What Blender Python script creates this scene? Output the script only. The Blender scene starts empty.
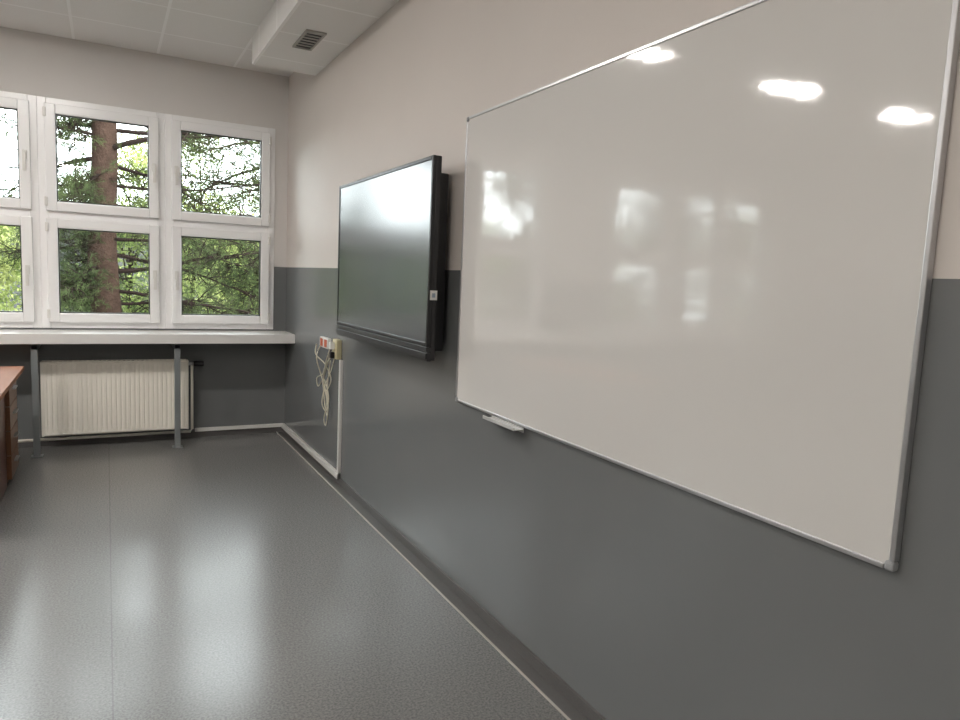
import bpy, bmesh, math, random
import numpy as np
from mathutils import Vector, Matrix
random.seed(11)
rng = np.random.default_rng(11)
scene = bpy.context.scene
scene.view_settings.view_transform = 'Standard'
COL = scene.collection

# ------------------------------------------------------------------ room numbers (metres)
W = 1.47          # wall with the whiteboard (plane x = W)
YF = 6.60         # window wall (plane y = YF)
XL = -5.7
YB = -3.0
CEIL = 3.24
SPLIT = 1.545

# ------------------------------------------------------------------ material helpers
def newmat(name):
    m = bpy.data.materials.new(name); m.use_nodes = True
    nt = m.node_tree
    b = nt.nodes["Principled BSDF"]
    return m, nt, b

def simple(name, col, rough=0.5, metal=0.0, noise=0.0, nscale=20.0, bump=0.0, bscale=200.0, spec=0.5, bdist=0.002, ior=1.5):
    m, nt, b = newmat(name)
    b.inputs["Roughness"].default_value = rough
    b.inputs["Metallic"].default_value = metal
    b.inputs["Specular IOR Level"].default_value = spec
    b.inputs["IOR"].default_value = ior
    tc = nt.nodes.new("ShaderNodeTexCoord")
    n = nt.nodes.new("ShaderNodeTexNoise"); n.inputs["Scale"].default_value = nscale
    nt.links.new(tc.outputs["Object"], n.inputs["Vector"])
    r = nt.nodes.new("ShaderNodeMix"); r.data_type = 'RGBA'
    r.inputs["A"].default_value = (*[c*(1-noise) for c in col], 1)
    r.inputs["B"].default_value = (*[min(1, c*(1+noise)) for c in col], 1)
    nt.links.new(n.outputs["Fac"], r.inputs["Factor"])
    nt.links.new(r.outputs["Result"], b.inputs["Base Color"])
    if bump > 0:
        n2 = nt.nodes.new("ShaderNodeTexNoise"); n2.inputs["Scale"].default_value = bscale
        nt.links.new(tc.outputs["Object"], n2.inputs["Vector"])
        bp = nt.nodes.new("ShaderNodeBump"); bp.inputs["Strength"].default_value = bump
        bp.inputs["Distance"].default_value = bdist
        nt.links.new(n2.outputs["Fac"], bp.inputs["Height"])
        nt.links.new(bp.outputs["Normal"], b.inputs["Normal"])
    return m

def math_node(nt, op, a, bv=None, clamp=False):
    n = nt.nodes.new("ShaderNodeMath"); n.operation = op; n.use_clamp = clamp
    for i, v in enumerate((a, bv)):
        if v is None: continue
        if isinstance(v, (int, float)): n.inputs[i].default_value = v
        else: nt.links.new(v, n.inputs[i])
    return n.outputs[0]

def mix_col(nt, fac, a, b):
    n = nt.nodes.new("ShaderNodeMix"); n.data_type = 'RGBA'
    for s, v in (("Factor", fac), ("A", a), ("B", b)):
        if isinstance(v, (int, float)): n.inputs[s].default_value = v
        elif isinstance(v, tuple): n.inputs[s].default_value = (*v, 1)
        else: nt.links.new(v, n.inputs[s])
    return n.outputs["Result"]

def noise_out(nt, vec, scale, detail=2, rough=0.5):
    n = nt.nodes.new("ShaderNodeTexNoise"); n.inputs["Scale"].default_value = scale
    n.inputs["Detail"].default_value = detail; n.inputs["Roughness"].default_value = rough
    nt.links.new(vec, n.inputs["Vector"]); return n.outputs["Fac"]

# two-tone wall
def wall_material(name="two_tone_wall_paint", h1=(0.65, 0.60, 0.56), h2=(0.70, 0.65, 0.61)):
    m, nt, b = newmat(name)
    g = nt.nodes.new("ShaderNodeNewGeometry")
    s = nt.nodes.new("ShaderNodeSeparateXYZ"); nt.links.new(g.outputs["Position"], s.inputs[0])
    up = math_node(nt, 'GREATER_THAN', s.outputs["Z"], SPLIT)
    n = noise_out(nt, g.outputs["Position"], 2.0, 3)
    lo = mix_col(nt, n, (0.166, 0.174, 0.175), (0.182, 0.190, 0.191))
    hi = mix_col(nt, n, h1, h2)
    c = mix_col(nt, up, lo, hi)
    nt.links.new(c, b.inputs["Base Color"])
    r = math_node(nt, 'ADD', math_node(nt, 'MULTIPLY', up, 0.47), 0.18)
    nt.links.new(r, b.inputs["Roughness"])
    f = noise_out(nt, g.outputs["Position"], 40, 3)
    bp = nt.nodes.new("ShaderNodeBump"); bp.inputs["Strength"].default_value = 0.15
    bp.inputs["Distance"].default_value = 0.002
    nt.links.new(f, bp.inputs["Height"]); nt.links.new(bp.outputs["Normal"], b.inputs["Normal"])
    return m

def floor_material():
    m, nt, b = newmat("speckled_grey_vinyl")
    g = nt.nodes.new("ShaderNodeNewGeometry")
    pos = g.outputs["Position"]
    s = nt.nodes.new("ShaderNodeSeparateXYZ"); nt.links.new(pos, s.inputs[0])
    n1 = noise_out(nt, pos, 115, 2, 0.6)
    ramp = nt.nodes.new("ShaderNodeValToRGB")
    ramp.color_ramp.elements[0].position = 0.34; ramp.color_ramp.elements[0].color = (0.120, 0.122, 0.119, 1)
    ramp.color_ramp.elements[1].position = 0.66; ramp.color_ramp.elements[1].color = (0.250, 0.249, 0.241, 1)
    nt.links.new(n1, ramp.inputs[0])
    n2 = noise_out(nt, pos, 1.3, 1)
    c = mix_col(nt, 0.25, ramp.outputs[0], (0.19, 0.187, 0.18))
    seam = math_node(nt, 'LESS_THAN', math_node(nt, 'PINGPONG', s.outputs["X"], 1.0), 0.0025)
    c = mix_col(nt, math_node(nt, 'MULTIPLY', seam, 0.4), c, (0.07, 0.07, 0.068))
    nt.links.new(c, b.inputs["Base Color"])
    rr = math_node(nt, 'ADD', math_node(nt, 'MULTIPLY', n2, 0.10), 0.18)
    nt.links.new(rr, b.inputs["Roughness"])
    return m

def ceiling_material():
    m, nt, b = newmat("ceiling_tiles")
    g = nt.nodes.new("ShaderNodeNewGeometry"); pos = g.outputs["Position"]
    s = nt.nodes.new("ShaderNodeSeparateXYZ"); nt.links.new(pos, s.inputs[0])
    def pp(o, off):
        v = math_node(nt, 'MODULO', math_node(nt, 'ADD', o, 60.0+off), 0.6)
        return math_node(nt, 'LESS_THAN', v, 0.02)
    l = math_node(nt, 'MAXIMUM', pp(s.outputs["X"], 0.21), pp(s.outputs["Y"], 0.0))
    n = noise_out(nt, pos, 260, 2)
    base = mix_col(nt, n, (0.80, 0.785, 0.765), (0.88, 0.865, 0.845))
    c = mix_col(nt, l, base, (0.95, 0.94, 0.93))
    nt.links.new(c, b.inputs["Base Color"]); b.inputs["Roughness"].default_value = 0.85
    return m

MAT_WALL = wall_material(); MAT_FLOOR = floor_material(); MAT_CEIL = ceiling_material()
MAT_WALLF = wall_material("window_wall_paint", (0.67, 0.645, 0.62), (0.72, 0.695, 0.67))
MAT_PVC = simple("white_pvc", (0.93, 0.93, 0.93), 0.25)
MAT_SILL = simple("sill_laminate", (0.80, 0.79, 0.77), 0.35, noise=0.03)
MAT_STEEL_GREY = simple("painted_grey_steel", (0.20, 0.215, 0.22), 0.4)
MAT_RAD = simple("radiator_enamel", (0.93, 0.89, 0.80), 0.35)
MAT_ALU = simple("brushed_aluminium", (0.60, 0.60, 0.61), 0.35, 0.9, noise=0.05, nscale=60)
MAT_BOARD = simple("whiteboard_enamel", (0.71, 0.695, 0.67), 0.055, noise=0.01, nscale=2, bump=0.5, bscale=11, bdist=0.0009, ior=1.55)
MAT_GREYPL = simple("grey_plastic", (0.33, 0.34, 0.35), 0.4)
MAT_VENT = simple("vent_enamel", (0.42, 0.40, 0.37), 0.5)
MAT_BLACK = simple("black_plastic", (0.010, 0.010, 0.012), 0.35)
MAT_SCREEN = simple("screen_glass", (0.009, 0.020, 0.030), 0.23, ior=2.4)
MAT_WHITEPL = simple("white_plastic", (0.76, 0.75, 0.72), 0.4)
MAT_TRAY = simple("pale_grey_plastic", (0.55, 0.55, 0.54), 0.4)
MAT_CREAM = simple("cream_plastic", (0.60, 0.54, 0.33), 0.45)
MAT_CABLE = simple("beige_cable_sheath", (0.66, 0.62, 0.50), 0.45)
MAT_RED = simple("red_plastic", (0.55, 0.10, 0.03), 0.4)
MAT_BLUE = simple("blue_ink", (0.30, 0.36, 0.45), 0.4)
MAT_COVE = simple("cove_vinyl", (0.115, 0.11, 0.107), 0.4, noise=0.15, nscale=120)
MAT_WELD = simple("cove_weld", (0.48, 0.46, 0.43), 0.4)
MAT_DARK = simple("dark_void", (0.03, 0.03, 0.03), 0.8)
MAT_GRASS = simple("grass", (0.035, 0.042, 0.028), 0.9, noise=0.4, nscale=3)

def wood_material(name, c1, c2, rough, spec=0.5):
    m, nt, b = newmat(name)
    tc = nt.nodes.new("ShaderNodeTexCoord")
    mp = nt.nodes.new("ShaderNodeMapping"); mp.inputs["Scale"].default_value = (12, 1.2, 12)
    nt.links.new(tc.outputs["Object"], mp.inputs[0])
    n = noise_out(nt, mp.outputs[0], 4, 4, 0.6)
    nt.links.new(mix_col(nt, n, c1, c2), b.inputs["Base Color"])
    b.inputs["Roughness"].default_value = rough; b.inputs["Specular IOR Level"].default_value = spec
    return m
MAT_DESK = wood_material("mahogany_laminate", (0.075, 0.014, 0.008), (0.12, 0.026, 0.014), 0.35)
MAT_DESKTOP = wood_material("orange_brown_laminate", (0.20, 0.065, 0.018), (0.28, 0.10, 0.03), 0.6, 0.25)
MAT_DRAWER = wood_material("brown_laminate", (0.17, 0.075, 0.034), (0.25, 0.115, 0.055), 0.4)

def glass_material():
    m = bpy.data.materials.new("window_glass"); m.use_nodes = True
    nt = m.node_tree; nt.nodes.clear()
    o = nt.nodes.new("ShaderNodeOutputMaterial")
    t = nt.nodes.new("ShaderNodeBsdfTransparent"); t.inputs[0].default_value = (0.93, 0.95, 0.94, 1)
    g = nt.nodes.new("ShaderNodeBsdfGlossy"); g.inputs["Roughness"].default_value = 0.02
    f = nt.nodes.new("ShaderNodeFresnel"); f.inputs[0].default_value = 1.3
    mx = nt.nodes.new("ShaderNodeMixShader")
    nt.links.new(f.outputs[0], mx.inputs[0]); nt.links.new(t.outputs[0], mx.inputs[1]); nt.links.new(g.outputs[0], mx.inputs[2])
    nt.links.new(mx.outputs[0], o.inputs[0]); return m
MAT_GLASS = glass_material()

def emit_material(name, col, strength):
    m, nt, b = newmat(name)
    b.inputs["Base Color"].default_value = (0.8, 0.8, 0.8, 1)
    b.inputs["Emission Color"].default_value = (*col, 1); b.inputs["Emission Strength"].default_value = strength
    return m
MAT_LAMP = emit_material("lamp_diffuser", (1.0, 0.955, 0.91), 165.0)
MAT_LAMP2 = emit_material("lamp_diffuser_warm", (1.0, 0.93, 0.86), 88.0)

def leaf_material(name, c1, c2, transl=0.45):
    m = bpy.data.materials.new(name); m.use_nodes = True
    nt = m.node_tree; nt.nodes.clear()
    o = nt.nodes.new("ShaderNodeOutputMaterial")
    g = nt.nodes.new("ShaderNodeNewGeometry")
    n = noise_out(nt, g.outputs["Position"], 1.7, 3)
    ramp = nt.nodes.new("ShaderNodeMapRange"); ramp.inputs[1].default_value = 0.35; ramp.inputs[2].default_value = 0.65
    nt.links.new(n, ramp.inputs[0])
    c = mix_col(nt, ramp.outputs[0], c1, c2)
    d = nt.nodes.new("ShaderNodeBsdfDiffuse"); t = nt.nodes.new("ShaderNodeBsdfTranslucent")
    nt.links.new(c, d.inputs[0]); nt.links.new(c, t.inputs[0])
    mx = nt.nodes.new("ShaderNodeMixShader"); mx.inputs[0].default_value = transl
    nt.links.new(d.outputs[0], mx.inputs[1]); nt.links.new(t.outputs[0], mx.inputs[2])
    nt.links.new(mx.outputs[0], o.inputs[0]); return m
MAT_NEEDLE = leaf_material("pine_needles", (0.034, 0.048, 0.022), (0.085, 0.108, 0.045))
MAT_LEAF = leaf_material("bright_leaves", (0.13, 0.18, 0.05), (0.42, 0.45, 0.19), 0.5)
MAT_LEAF2 = leaf_material("green_leaves", (0.07, 0.105, 0.035), (0.26, 0.30, 0.11), 0.5)
MAT_BARK = simple("pine_bark", (0.040, 0.024, 0.018), 0.95, noise=0.5, nscale=9, bump=0.8, bscale=25, spec=0.05, bdist=0.03)
MAT_TWIG = simple("dark_twig", (0.018, 0.012, 0.010), 0.95, noise=0.3, nscale=5, spec=0.05)
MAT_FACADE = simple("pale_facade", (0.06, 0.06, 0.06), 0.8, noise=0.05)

# ------------------------------------------------------------------ mesh helpers
def link(o): COL.objects.link(o); return o

def empty(name, loc, label=None, category=None):
    o = bpy.data.objects.new(name, None); o.location = loc; o.empty_display_size = 0.1
    link(o)
    if label: o["label"] = label
    if category: o["category"] = category
    return o

def boxmesh(name, boxes, mat, bevel=0.0, seg=2):
    a = np.array(boxes, dtype=float)
    c = Vector(((a[:, 0].min()+a[:, 1].max())/2, (a[:, 2].min()+a[:, 3].max())/2, a[:, 4].min()))
    bm = bmesh.new()
    for x0, x1, y0, y1, z0, z1 in boxes:
        v = [bm.verts.new(Vector((x, y, z))-c) for x in (x0, x1) for y in (y0, y1) for z in (z0, z1)]
        for f in ((0, 1, 3, 2), (4, 6, 7, 5), (0, 4, 5, 1), (2, 3, 7, 6), (0, 2, 6, 4), (1, 5, 7, 3)):
            bm.faces.new([v[i] for i in f])
    bmesh.ops.recalc_face_normals(bm, faces=bm.faces)
    if bevel > 0:
        bmesh.ops.bevel(bm, geom=list(bm.edges), offset=bevel, segments=seg, affect='EDGES', profile=0.5)
    me = bpy.data.meshes.new(name); bm.to_mesh(me); bm.free()
    me.materials.append(mat)
    o = bpy.data.objects.new(name, me); o.location = c
    return link(o)

def world_loc(o):
    l = Vector(o.location)
    while o.parent: o = o.parent; l += Vector(o.location)
    return l
def put(o, parent):
    o.location = Vector(o.location) - world_loc(parent)
    o.parent = parent
    return o
def part(name, boxes, mat, parent, bevel=0.0, label=None):
    o = put(boxmesh(name, boxes, mat, bevel), parent)
    if label: o["label"] = label
    return o

def tube_geo(pts, radii, sides=8, verts=None, faces=None):
    verts = verts if verts is not None else []; faces = faces if faces is not None else []
    base = len(verts); n = len(pts)
    for i, p in enumerate(pts):
        t = (pts[min(i+1, n-1)] - pts[max(i-1, 0)])
        t = t.normalized() if t.length > 1e-9 else Vector((0, 0, 1))
        ref = Vector((0, 0, 1)) if abs(t.z) < 0.9 else Vector((1, 0, 0))
        u = t.cross(ref).normalized(); w = t.cross(u)
        for k in range(sides):
            a = 2*math.pi*k/sides
            verts.append(tuple(p + (u*math.cos(a)+w*math.sin(a))*radii[i]))
    for i in range(n-1):
        for k in range(sides):
            k2 = (k+1) % sides
            faces.append((base+i*sides+k, base+i*sides+k2, base+(i+1)*sides+k2, base+(i+1)*sides+k))
    faces.append(tuple(base+k for k in reversed(range(sides))))
    faces.append(tuple(base+(n-1)*sides+k for k in range(sides)))
    return verts, faces

def meshobj(name, verts, faces, mat, origin=(0, 0, 0), smooth=False):
    o0 = Vector(origin)
    me = bpy.data.meshes.new(name)
    me.from_pydata([tuple(Vector(v)-o0) for v in verts], [], faces)
    me.materials.append(mat)
    if smooth: me.polygons.foreach_set("use_smooth", [True]*len(me.polygons))
    o = bpy.data.objects.new(name, me); o.location = o0
    return link(o)

def tube(name, pts, r, mat, sides=8, smooth=True):
    pts = [Vector(p) for p in pts]
    v, f = tube_geo(pts, [r]*len(pts), sides)
    return meshobj(name, v, f, mat, pts[0], smooth)

def spline(ctrl, n=8):
    P = [Vector(p) for p in ctrl]; P = [P[0]]+P+[P[-1]]; out = []
    for i in range(1, len(P)-2):
        for k in range(n):
            t = k/n; a, b, c, d = P[i-1], P[i], P[i+1], P[i+2]
            out.append(0.5*((2*b)+(c-a)*t+(2*a-5*b+4*c-d)*t*t+(3*b-a-3*c+d)*t**3))
    out.append(P[-2]); return out

def structure(o, label, cat):
    o["kind"] = "structure"; o["label"] = label; o["category"] = cat; return o
def thing(o, label, cat):
    o["label"] = label; o["category"] = cat; return o

# ------------------------------------------------------------------ room shell
structure(boxmesh("floor", [(XL-0.2, W+0.2, YB-0.2, YF+0.25, -0.2, 0)], MAT_FLOOR), "glossy grey speckled vinyl floor", "floor")
structure(boxmesh("ceiling", [(XL-0.2, W+0.2, YB-0.2, YF+0.25, CEIL, CEIL+0.2)], MAT_CEIL), "white suspended tile ceiling with square grid", "ceiling")
structure(boxmesh("wall_right", [(W, W+0.2, YB-0.2, YF, 0, CEIL)], MAT_WALL), "beige wall with grey gloss lower half", "wall")
structure(boxmesh("wall_left", [(XL-0.2, XL, YB-0.2, YF, 0, CEIL)], MAT_WALL), "beige wall with grey gloss lower half", "wall")
structure(boxmesh("wall_near", [(XL, W, YB-0.2, YB, 0, CEIL)], MAT_WALL), "beige wall with grey gloss lower half", "wall")
WZ0, WZ1 = 0.97, 2.77
OP = [(-4.94, -2.225), (-1.365, 1.355)]   # window openings
fw = [(XL-0.2, W+0.2, YF, YF+0.25, 0, WZ0), (XL-0.2, W+0.2, YF, YF+0.25, WZ1, CEIL),
      (XL-0.2, OP[0][0], YF, YF+0.25, WZ0, WZ1), (OP[0][1], OP[1][0], YF, YF+0.25, WZ0, WZ1), (OP[1][1], W+0.2, YF, YF+0.25, WZ0, WZ1)]
structure(boxmesh("wall_far", fw, MAT_WALLF), "window wall, beige above grey paint", "wall")

# bulkhead under the ceiling along the whiteboard wall
BZ = 3.04; BX = 0.99; BY = 5.68
structure(boxmesh("trim_1", [(BX, W, YB, BY, BZ, CEIL)], MAT_CEIL, 0), "boxed white bulkhead under the ceiling", "bulkhead")

# coved vinyl skirting + weld line on the whiteboard wall
structure(boxmesh("baseboard_right", [(W-0.012, W, YB, YF, 0, 0.05), (W-0.07, W-0.012, YB, YF, 0, 0.004)], MAT_COVE), "dark grey coved vinyl skirting", "skirting")
structure(boxmesh("trim_2", [(W-0.078, W-0.07, YB, YF, 0, 0.005)], MAT_WELD), "pale weld line beside the skirting", "floor seam")
structure(boxmesh("baseboard_far", [(XL, W-0.012, YF-0.012, YF, 0, 0.05)], MAT_COVE), "dark grey vinyl skirting", "skirting")

# ------------------------------------------------------------------ windows
def ring(x0, x1, y0, y1, z0, z1, t, tb=None):
    tb = tb or t
    return [(x0, x0+t, y0, y1, z0, z1), (x1-t, x1, y0, y1, z0, z1), (x0+t, x1-t, y0, y1, z0, z0+tb), (x0+t, x1-t, y0, y1, z1-t, z1)]
PERIOD = 0.9067
def build_window(n, xc, hs):
    x0, x1 = xc-PERIOD/2, xc+PERIOD/2
    e = empty("window_%d" % n, (xc, YF+0.05, WZ0))
    structure(e, "white plastic window with upper and lower opening sashes", "window")
    fr = ring(x0, x1, YF-0.012, YF+0.06, WZ0, WZ1, 0.062) + [(x0+0.062, x1-0.062, YF-0.012, YF+0.06, 1.825, 1.918)]
    part("frame", fr, MAT_PVC, e, 0.004)
    for z0, z1 in ((1.018, 1.843), (1.90, 2.722)):
        s = part("sash", ring(x0+0.048, x1-0.048, YF-0.046, YF+0.035, z0, z1, 0.075), MAT_PVC, e, 0.007)
        part("pane", [(x0+0.12, x1-0.12, YF+0.0, YF+0.004, z0+0.07, z1-0.07)], MAT_GLASS, s)
        gk = ring(x0+0.119, x1-0.119, YF-0.028, YF-0.001, z0+0.071, z1-0.071, 0.012)
        part("gasket", gk, MAT_BLACK, s, label="thin dark rubber gasket")
        hx = x0+0.085 if hs < 0 else x1-0.085
        zm = (z0+z1)/2
        part("handle", [(hx-0.015, hx+0.015, YF-0.058, YF-0.046, zm-0.035, zm+0.035), (hx-0.009, hx+0.009, YF-0.089, YF-0.056, zm-0.010, zm+0.010),
                        (hx-0.012, hx+0.012, YF-0.104, YF-0.084, zm-0.125, zm+0.012)], MAT_WHITEPL, s, 0.003)
        hz = x1-0.05 if hs < 0 else x0+0.05
        for zz in (z0+0.07, z1-0.07):
            part("hinge", [(hz-0.011, hz+0.011, YF-0.061, YF-0.040, zz-0.035, zz+0.035)], MAT_WHITEPL, s, 0.004)
k = 1
for xc, hs in ((0.9017, -1), (-0.005, 1), (-0.9117, 1), (-2.678, -1), (-3.585, 1), (-4.487, 1)):
    build_window(k, xc, hs); k += 1

# ------------------------------------------------------------------ window sill with legs
SY = 6.22; SZ0, SZ1 = 0.875, 0.955
sill = thing(empty("window_sill", (-2.1, SY+0.18, 0)), "deep off-white window ledge on grey steel legs", "window sill")
part("ledge", [(XL, W, SY, YF, SZ0+0.0, SZ1)], MAT_SILL, sill, 0.004)
for i in range(7):
    lx = 0.51-1.0*i
    if lx < XL: break
    part("leg", [(lx-0.022, lx+0.022, SY+0.01, SY+0.05, 0.0, SZ0), (lx-0.022, lx+0.022, SY+0.01, YF-0.02, SZ0-0.045, SZ0-0.005),
                 (lx-0.04, lx+0.04, SY-0.01, SY+0.07, 0.0, 0.008)], MAT_STEEL_GREY, sill, 0.002)

# ------------------------------------------------------------------ radiator
rad = thing(empty("radiator", (0.07, 6.47, 0.1)), "cream ribbed panel radiator under the window ledge", "radiator")
RX0, RX1, RZ0, RZ1, RY = -0.47, 0.615, 0.11, 0.71, 6.44
prof = []
nr = 30; step = (RX1-RX0-0.04)/nr
for i in range(nr):
    b0 = RX0+0.02+i*step
    for fx, dy in ((0.0, 0.0), (0.55, 0.0), (0.65, 0.005), (0.90, 0.005)):
        prof.append((b0+fx*step, RY+dy))
prof.append((RX1-0.02, RY))
vs, fs = [], []
zz = [(RZ0, 0.010), (RZ0+0.012, 0.0), (RZ0+0.03, 1), (RZ1-0.03, 1), (RZ1-0.012, 0.0), (RZ1, 0.010)]
for z, mode in zz:
    for x, y in prof:
        vs.append((x, y if mode == 1 else RY+mode, z))
m = len(prof)
for j in range(len(zz)-1):
    for i in range(m-1):
        fs.append((j*m+i, j*m+i+1, (j+1)*m+i+1, (j+1)*m+i))
put(meshobj("front_panel", vs, fs, MAT_RAD, (0.07, RY, RZ0)), rad)
part("back_panel", [(RX0+0.02, RX1-0.02, RY+0.085, RY+0.10, RZ0, RZ1)], MAT_RAD, rad, 0.003)
part("side_cover", [(RX0, RX0+0.02, RY-0.001, RY+0.10, RZ0, RZ1)], MAT_RAD, rad, 0.003)
part("side_cover", [(RX1-0.02, RX1, RY-0.001, RY+0.10, RZ0, RZ1)], MAT_RAD, rad, 0.003)
part("top_grille", [(RX0+0.02+i*0.035, RX0+0.04+i*0.035, RY+0.01, RY+0.09, RZ1-0.004, RZ1) for i in range(30)] +
     [(RX0+0.01, RX1-0.01, RY+0.002, RY+0.012, RZ1-0.006, RZ1+0.002), (RX0+0.01, RX1-0.01, RY+0.088, RY+0.098, RZ1-0.006, RZ1+0.002)], MAT_RAD, rad)
put(tube("valve_stem", [(RX1-0.005, 6.49, 0.675), (RX1+0.05, 6.49, 0.675)], 0.014, MAT_ALU), rad)
put(tube("thermostat_head", [(RX1+0.045, 6.49, 0.675), (RX1+0.06, 6.49, 0.675), (RX1+0.12, 6.49, 0.675), (RX1+0.125, 6.49, 0.675)], 0.024, MAT_BLACK, 14), rad)["label"] = "black thermostatic knob"
for xx in (RX0+0.06, RX1-0.06):
    part("wall_bracket", [(xx-0.012, xx+0.012, RY+0.10, YF-0.001, 0.2, 0.62)], MAT_RAD, rad)
thing(tube("heating_pipe", [(RX1+0.032, 6.49, 0.66), (RX1+0.032, 6.49, 0.10), (RX1+0.02, 6.50, 0.075), (-1.4, 6.50, 0.075), (XL+0.01, 6.50, 0.075)], 0.012, MAT_RAD, 10),
      "thin cream heating pipe running below the radiator", "pipe")

# ------------------------------------------------------------------ cable trunking
thing(boxmesh("cable_trunking", [(0.68, W-0.013, YF-0.030, YF-0.013, 0.052, 0.085), (W-0.030, W-0.0005, 4.78, YF-0.013, 0.040, 0.080),
                                (W-0.022, W-0.0005, 4.78, 4.81, 0.040, 0.90)], MAT_WHITEPL, 0.002), "white plastic cable trunking along the wall base", "cable trunking")

# ------------------------------------------------------------------ sockets and cables
so = thing(empty("wall_socket", (W-0.02, 5.20, 0.93)), "white double wall socket with red inserts", "socket")
part("back_box", [(W-0.03, W-0.0005, 5.08, 5.30, 0.945, 1.025)], MAT_WHITEPL, so, 0.005)
for yy in (5.135, 5.245):
    part("insert", [(W-0.034, W-0.029, yy-0.03, yy+0.03, 0.957, 1.013)], MAT_RED, so, 0.002, "red socket insert")
ad = thing(empty("power_adapter", (W-0.03, 4.87, 0.86)), "cream power adapter box fixed to the wall", "adapter")
part("case", [(W-0.04, W-0.0005, 4.82, 4.92, 0.90, 1.04)], MAT_CREAM, ad, 0.006)
part("plug", [(W-0.075, W-0.04, 4.85, 4.90, 0.97, 1.02)], MAT_WHITEPL, ad, 0.006)
part("plug", [(W-0.07, W-0.04, 4.855, 4.895, 0.905, 0.95)], MAT_BLACK, ad, 0.006)
cabs = [
 [(W-0.07, 4.88, 0.97), (W-0.08, 4.93, 0.88), (W-0.05, 5.12, 0.76), (W-0.04, 5.32, 0.70), (W-0.04, 5.28, 0.64), (W-0.05, 5.08, 0.72), (W-0.04, 4.99, 0.60), (W-0.04, 5.05, 0.49), (W-0.05, 5.13, 0.54), (W-0.04, 5.08, 0.68), (W-0.04, 4.93, 0.82), (W-0.03, 4.89, 0.91)],
 [(W-0.07, 5.13, 0.97), (W-0.10, 5.12, 0.88), (W-0.05, 5.14, 0.72), (W-0.04, 5.04, 0.57), (W-0.04, 5.10, 0.42), (W-0.04, 5.05, 0.38), (W-0.04, 5.00, 0.50), (W-0.04, 5.03, 0.66), (W-0.05, 4.93, 0.88)],
 [(W-0.07, 5.24, 0.97), (W-0.09, 5.18, 0.90), (W-0.06, 5.02, 0.84), (W-0.04, 4.94, 0.74), (W-0.04, 5.08, 0.63), (W-0.04, 5.15, 0.70), (W-0.04, 5.03, 0.85), (W-0.06, 4.92, 0.93)],
 [(W-0.05, 4.90, 0.92), (W-0.07, 5.02, 0.80), (W-0.05, 5.08, 0.60), (W-0.04, 5.03, 0.46), (W-0.04, 5.00, 0.56), (W-0.05, 5.10, 0.74), (W-0.04, 5.00, 0.88), (W-0.04, 4.91, 0.96)]]
for i, c in enumerate(cabs):
    o = thing(tube("power_cable", spline(c, 8), 0.0045, MAT_CABLE, 6), "thin beige cable looped and hanging below the sockets", "cable")
    o["group"] = "cables hanging below the display"

# ------------------------------------------------------------------ interactive display
TX = 1.335; TY0, TY1, TZ0, TZ1 = 3.02, 4.50, 1.112, 2.065
tv = thing(empty("interactive_display", (TX+0.06, (TY0+TY1)/2, TZ0)), "large black wall-mounted interactive display, switched off", "display")
part("housing", [(TX+0.012, TX+0.042, TY0, TY1, TZ0+0.0, TZ1)], MAT_BLACK, tv, 0.006)
def yring(x0, x1, y0, y1, z0, z1, t, tb):
    return [(x0, x1, y0, y0+t, z0, z1), (x0, x1, y1-t, y1, z0, z1), (x0, x1, y0+t, y1-t, z0, z0+tb), (x0, x1, y0+t, y1-t, z1-t, z1)]
part("bezel", yring(TX-0.004, TX+0.014, TY0, TY1, TZ0+0.065, TZ1, 0.020, 0.022), MAT_BLACK, tv, 0.004)
part("screen", [(TX+0.0, TX+0.012, TY0+0.018, TY1-0.018, TZ0+0.085, TZ1-0.018)], MAT_SCREEN, tv)
part("speaker_bar", [(TX-0.006, TX+0.02, TY0, TY1, TZ0+0.044, TZ0+0.064), (TX+0.002, TX+0.02, TY0+0.002, TY1-0.002, TZ0+0.034, TZ0+0.046),
                     (TX-0.008, TX+0.02, TY0, TY1, TZ0+0.008, TZ0+0.036), (TX+0.0, TX+0.02, TY0, TY1, TZ0-0.003, TZ0+0.010)], MAT_BLACK, tv, 0.002)
part("back_cover", [(TX+0.040, TX+0.100, TY0+0.04, TY1-0.06, TZ0+0.04, TZ1-0.07)], MAT_BLACK, tv, 0.008)
part("wall_bracket", [(TX+0.098, W-0.0005, TY0+0.35, TY1-0.35, TZ0+0.25, TZ0+0.30), (TX+0.098, W-0.0005, TY0+0.35, TY1-0.35, TZ0+0.62, TZ0+0.67),
                      (TX+0.098, W-0.012, TY0+0.5, TY0+0.54, TZ0+0.15, TZ1-0.12), (TX+0.098, W-0.012, TY1-0.54, TY1-0.5, TZ0+0.15, TZ1-0.12)], MAT_STEEL_GREY, tv)
st = part("sticker", [(TX+0.004, TX+0.040, TY0-0.0012, TY0+0.002, 1.40, 1.445)], MAT_WHITEPL, tv, label="small white port label")
part("mark", [(TX+0.014, TX+0.030, TY0-0.0018, TY0-0.001, 1.412, 1.432)], MAT_BLUE, st)

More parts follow.
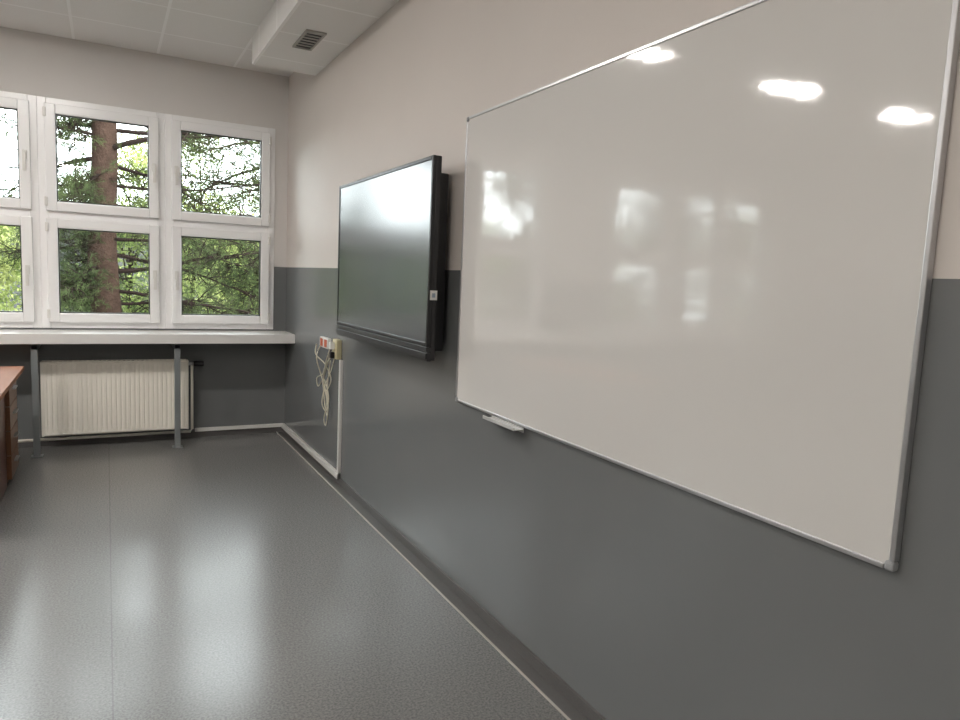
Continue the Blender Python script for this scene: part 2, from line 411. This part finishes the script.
# ------------------------------------------------------------------ whiteboard
BY0, BY1, BZ0, BZ1 = 0.828, 2.935, 0.930, 2.232
T = 0.020
wb = thing(empty("whiteboard", (W-0.012, (BY0+BY1)/2, BZ0)), "large glossy whiteboard with aluminium frame", "whiteboard")
part("writing_surface", [(W-0.016, W-0.004, BY0+0.006, BY1-0.006, BZ0+0.006, BZ1-0.006)], MAT_BOARD, wb)
cr = 0.022
part("frame", [(W-T, W-0.0005, BY0, BY0+0.012, BZ0+cr, BZ1-cr), (W-T, W-0.0005, BY1-0.012, BY1, BZ0+cr, BZ1-cr),
               (W-T, W-0.0005, BY0+cr, BY1-cr, BZ0, BZ0+0.012), (W-T, W-0.0005, BY0+cr, BY1-cr, BZ1-0.012, BZ1)], MAT_ALU, wb, 0.002)
for y0 in (BY0-0.001, BY1-cr+0.001):
    for z0 in (BZ0-0.001, BZ1-cr+0.001):
        part("corner_cap", [(W-T-0.002, W-0.0003, y0, y0+cr, z0, z0+cr)], MAT_GREYPL, wb, 0.006, "rounded grey plastic corner")
part("marker_tray", [(W-0.065, W-0.02, 2.31, 2.57, BZ0-0.010, BZ0-0.006), (W-0.067, W-0.062, 2.31, 2.57, BZ0-0.010, BZ0+0.004), (W-0.024, W-0.02, 2.31, 2.57, BZ0-0.02, BZ0)], MAT_TRAY, wb, 0.0015)

# ------------------------------------------------------------------ ventilation grille
GX0, GX1, GY0, GY1 = 1.145, 1.275, 4.66, 5.05
gr = thing(empty("ventilation_grille", (1.21, 4.84, BZ-0.01)), "rectangular ceiling ventilation grille with dark slots", "vent grille")
part("frame", [(GX0, GX0+0.014, GY0, GY1, BZ-0.012, BZ-0.0005), (GX1-0.014, GX1, GY0, GY1, BZ-0.012, BZ-0.0005),
               (GX0+0.014, GX1-0.014, GY0, GY0+0.014, BZ-0.012, BZ-0.0005), (GX0+0.014, GX1-0.014, GY1-0.014, GY1, BZ-0.012, BZ-0.0005)], MAT_VENT, gr)
part("duct_opening", [(GX0+0.01, GX1-0.01, GY0+0.01, GY1-0.01, BZ-0.003, BZ-0.0005)], MAT_DARK, gr)
part("louvre", [(GX0+0.012, GX1-0.012, GY0+0.035+i*0.056, GY0+0.051+i*0.056, BZ-0.008, BZ-0.003) for i in range(6)], MAT_VENT, gr)["label"] = "parallel grey slats"

# ------------------------------------------------------------------ ceiling luminaires
for ly in (4.27, 1.2, -1.8):
    for lx in (-0.55, -2.25, -3.87):
        e = thing(empty("ceiling_light", (lx, ly, CEIL)), "square recessed louvred ceiling light, switched on", "ceiling light")
        e["group"] = "ceiling lights"
        part("housing", [(lx-0.3, lx+0.3, ly-0.3, ly-0.28, CEIL-0.012, CEIL-0.0005), (lx-0.3, lx+0.3, ly+0.28, ly+0.3, CEIL-0.012, CEIL-0.0005),
                         (lx-0.3, lx-0.28, ly-0.28, ly+0.28, CEIL-0.012, CEIL-0.0005), (lx+0.28, lx+0.3, ly-0.28, ly+0.28, CEIL-0.012, CEIL-0.0005)], MAT_WHITEPL, e)
        part("diffuser", [(lx-0.28, lx+0.28, ly-0.075, ly-0.015, CEIL-0.010, CEIL-0.001), (lx-0.25, lx+0.28, ly+0.025, ly+0.08, CEIL-0.010, CEIL-0.001)], MAT_LAMP if ly > 2 else MAT_LAMP2, e)

# ------------------------------------------------------------------ desk
dk = thing(empty("desk", (-0.9, 5.15, 0)), "reddish-brown wooden teacher's desk with drawers", "desk")
part("desktop", [(-1.23, -0.53, 4.35, 5.95, 0.715, 0.745)], MAT_DESKTOP, dk, 0.003)
part("side_panel", [(-0.625, -0.60, 4.40, 5.45, 0.0, 0.715)], MAT_DESK, dk, 0.002)
part("end_panel", [(-1.20, -0.625, 4.40, 4.425, 0.0, 0.715)], MAT_DESK, dk, 0.002)
dc = part("drawer_cabinet", [(-1.20, -0.60, 5.47, 5.90, 0.02, 0.715), (-1.16, -0.64, 5.50, 5.87, 0.0, 0.02)], MAT_DRAWER, dk, 0.002, "lighter brown drawer unit")
for i in range(4):
    z0 = 0.04+i*0.166
    dr = part("drawer", [(-0.60, -0.575, 5.475, 5.895, z0, z0+0.158)], MAT_DRAWER, dc, 0.002)
    part("handle", [(-0.575, -0.555, 5.62, 5.75, z0+0.09, z0+0.10)], MAT_ALU, dr)

# ------------------------------------------------------------------ outdoors
GZ = -0.6
thing(boxmesh("lawn", [(-30, 30, YF+0.26, 60, GZ-0.1, GZ)], MAT_GRASS), "green lawn outside the windows", "lawn")["kind"] = "stuff"

def make_needles(cents, dirs, per, ln, wd, verts, faces):
    for c, d in zip(cents, dirs):
        for _ in range(per):
            v = Vector(rng.normal(size=3)).normalized()*0.75 + d*0.7
            v = v.normalized()*ln*random.uniform(0.7, 1.2)
            s = v.cross(Vector(rng.normal(size=3))).normalized()*wd
            p = c + d*random.uniform(-0.12, 0.12)
            b = len(verts)
            verts += [tuple(p-s), tuple(p+s), tuple(p+v)]
            faces.append((b, b+1, b+2))

def wander(p, d, length, n, wob, droop):
    pts = [p.copy()]; d = d.normalized()
    for i in range(n):
        d = (d + Vector(rng.normal(size=3))*wob + Vector((0, 0, droop))).normalized()
        q = pts[-1]+d*(length/n); q.z = max(q.z, GZ+0.2)
        pts.append(q)
    return pts

def pine(x, y, r0, height, label, nb, per, zmin, lean=0.0, blen=(1.6, 3.6), ysq=0.8, right_gain=1.0, left_gain=1.0, top=4.9, front=1.0):
    e = thing(empty("pine_tree", (x, y, GZ)), label, "tree")
    n = 24
    tp = [Vector((x+lean*(i/n)*height + 0.03*math.sin(i*0.9), y+0.03*math.cos(i*0.7), GZ+height*i/n)) for i in range(n+1)]
    tr = [r0*(1.25 if i == 0 else 1.0)*(1-0.75*i/n) for i in range(n+1)]
    v, f = tube_geo(tp, tr, 18)
    put(meshobj("trunk", v, f, MAT_BARK, (x, y, GZ), True), e)
    bv, bf, nv, nf = [], [], [], []
    cents, dirs = [], []
    for b in range(nb):
        z = zmin + (top-zmin)*(b/nb)**1.05
        i = (z-GZ)/height*n; i0 = int(i); p = tp[i0].lerp(tp[min(i0+1, n)], i-i0)
        a = b*2.4+random.uniform(-0.5, 0.5)
        L = random.uniform(*blen)*(right_gain if math.cos(a) > 0 else left_gain)
        sy = math.sin(a)*ysq
        if sy < 0: sy *= front
        d = Vector((math.cos(a), sy, random.uniform(-0.10, 0.16)))
        pts = wander(p, d, L, 14, 0.08, -0.010)
        r = random.uniform(0.026, 0.052)
        tube_geo(pts, [r*(1-0.8*k/14) for k in range(15)], 6, bv, bf)
        for s in range(3, 15):
            for _ in range(2):
                q = pts[s]; dd = (pts[s]-pts[s-1]).normalized()
                side = Vector(rng.normal(size=3)); side.z *= 0.4
                d2 = (dd*0.7+side.normalized()*0.9)
                l2 = random.uniform(0.35, 0.95)*(1.15-0.5*s/14)*min(1.0, L/2.0)
                p2 = wander(q, d2, l2, 6, 0.20, -0.05)
                tube_geo(p2, [0.011*(1-0.7*k/6) for k in range(7)], 4, bv, bf)
                for t in range(2, 7):
                    d3 = (Vector(rng.normal(size=3))*0.8+(p2[t]-p2[t-1]).normalized()).normalized()
                    l3 = random.uniform(0.12, 0.32)
                    p3 = wander(p2[t], d3, l3, 3, 0.25, 0.0)
                    tube_geo(p3, [0.006, 0.005, 0.004, 0.003], 3, bv, bf)
                    if random.random() < 0.85:
                        cents.append(p3[-1]); dirs.append((p3[-1]-p3[-2]).normalized())
    put(meshobj("branches", bv, bf, MAT_TWIG, (x, y, GZ)), e)
    make_needles(cents, dirs, per, 0.10, 0.0048, nv, nf)
    put(meshobj("needles", nv, nf, MAT_NEEDLE, (x, y, GZ)), e)
    return e
pine(-0.02, 12.8, 0.25, 11.0, "tall pine with thick reddish trunk and spreading branches", 46, 17, 0.1, blen=(1.3, 2.6), right_gain=1.45, left_gain=0.6, front=0.3)
pine(3.7, 15.5, 0.16, 10.0, "pine with slim trunk and drooping branches", 44, 19, 0.0, blen=(1.6, 3.2))
pine(-5.7, 13.2, 0.20, 11.0, "pine with slim trunk outside the windows", 34, 17, 0.2, blen=(1.2, 2.3), right_gain=0.65)
pine(-11.0, 14.5, 0.22, 11.0, "pine with dense low branches outside the windows", 30, 17, 0.0, blen=(1.2, 2.8))

def leafy(x, y, r, h, nleaf, mat, label, name="leafy_tree"):
    e = thing(empty(name, (x, y, GZ)), label, "tree")
    tp = wander(Vector((x, y, GZ)), Vector((0, 0, 1)), h*0.7, 8, 0.06, 0)
    v, f = tube_geo(tp, [0.10*(1-0.6*k/8) for k in range(9)], 8)
    bv, bf = v, f
    blobs = []
    for b in range(18):
        c = Vector((x+rng.normal()*r*0.42, y+rng.normal()*r*0.3, GZ+h*(0.12+0.85*random.random())))
        blobs.append((c, r*random.uniform(0.3, 0.55)))
        q = tp[random.randint(2, 8)]
        tube_geo([q, q.lerp(c, 0.5)+Vector((0, 0, 0.1)), c], [0.035, 0.022, 0.01], 5, bv, bf)
    put(meshobj("trunk", bv, bf, MAT_TWIG, (x, y, GZ)), e)
    vs, fs = [], []
    for _ in range(int(nleaf*1.7)):
        c, rr = random.choice(blobs)
        d = Vector(rng.normal(size=3)).normalized()*rr*random.random()**0.45
        p = c+d; s = random.uniform(0.035, 0.075); p.z = max(p.z, GZ+0.15)
        u = Vector(rng.normal(size=3)).normalized(); w = u.cross(Vector(rng.normal(size=3))).normalized()
        b = len(vs)
        vs += [tuple(p-u*s), tuple(p+w*s*0.5), tuple(p+u*s), tuple(p-w*s*0.5)]
        fs.append((b, b+1, b+2, b+3))
    put(meshobj("foliage", vs, fs, mat, (x, y, GZ)), e)
for x, y, r, h, nl, mt in ((-7.0, 21, 2.2, 3.9, 9000, MAT_LEAF2), (-2.8, 20, 1.8, 3.0, 6000, MAT_LEAF), (0.6, 22.5, 1.9, 3.9, 6500, MAT_LEAF2),
                       (3.8, 20.5, 1.8, 3.4, 7000, MAT_LEAF), (7.4, 22, 2.2, 5.8, 9000, MAT_LEAF2), (11.9, 23, 2.4, 6.0, 8000, MAT_LEAF), (-11.8, 20, 2.4, 4.4, 12000, MAT_LEAF2),
                       (-17.0, 18, 2.4, 4.6, 9000, MAT_LEAF2), (2.6, 27, 2.6, 6.6, 8000, MAT_LEAF)):
    leafy(x, y, r, h, nl, mt, "leafy tree with bright green sunlit foliage")

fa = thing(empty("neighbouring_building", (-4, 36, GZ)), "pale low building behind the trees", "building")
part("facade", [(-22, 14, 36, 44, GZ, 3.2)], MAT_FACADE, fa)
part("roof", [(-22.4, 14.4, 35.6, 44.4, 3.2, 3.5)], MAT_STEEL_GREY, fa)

# ------------------------------------------------------------------ light
w = bpy.data.worlds.new("World"); scene.world = w; w.use_nodes = True
bg = w.node_tree.nodes["Background"]
bg.inputs[0].default_value = (0.91, 0.96, 1.0, 1); bg.inputs[1].default_value = 12.0
sun = bpy.data.lights.new("sun", 'SUN'); sun.energy = 9; sun.angle = 0.1; sun.color = (1, 0.95, 0.85)
so_ = bpy.data.objects.new("sun", sun); link(so_)
so_.rotation_euler = Vector((-0.9, 0.25, -1.0)).to_track_quat('-Z', 'Y').to_euler(); so_.location = (0, 0, 12)

# ------------------------------------------------------------------ camera
F = 700.0
dY = Vector((-0.468, -0.120, 0.876)).normalized()
dD = Vector((-0.0444, 0.9927, 0.1124)); dD = (dD - dY*dD.dot(dY)).normalized()
dX = dD.cross(dY)
right = Vector((dX.x, dY.x, -dD.x)); down = Vector((dX.y, dY.y, -dD.y)); fw_ = Vector((dX.z, dY.z, -dD.z))
cam = bpy.data.cameras.new("Camera"); cam.sensor_width = 36; cam.lens = 36*F/960; cam.clip_start = 0.05; cam.clip_end = 200
co = bpy.data.objects.new("Camera", cam); link(co)
M = Matrix((right, -down, -fw_)).transposed().to_4x4(); M.translation = Vector((0, 0, 1.5))
co.matrix_world = M
scene.camera = co
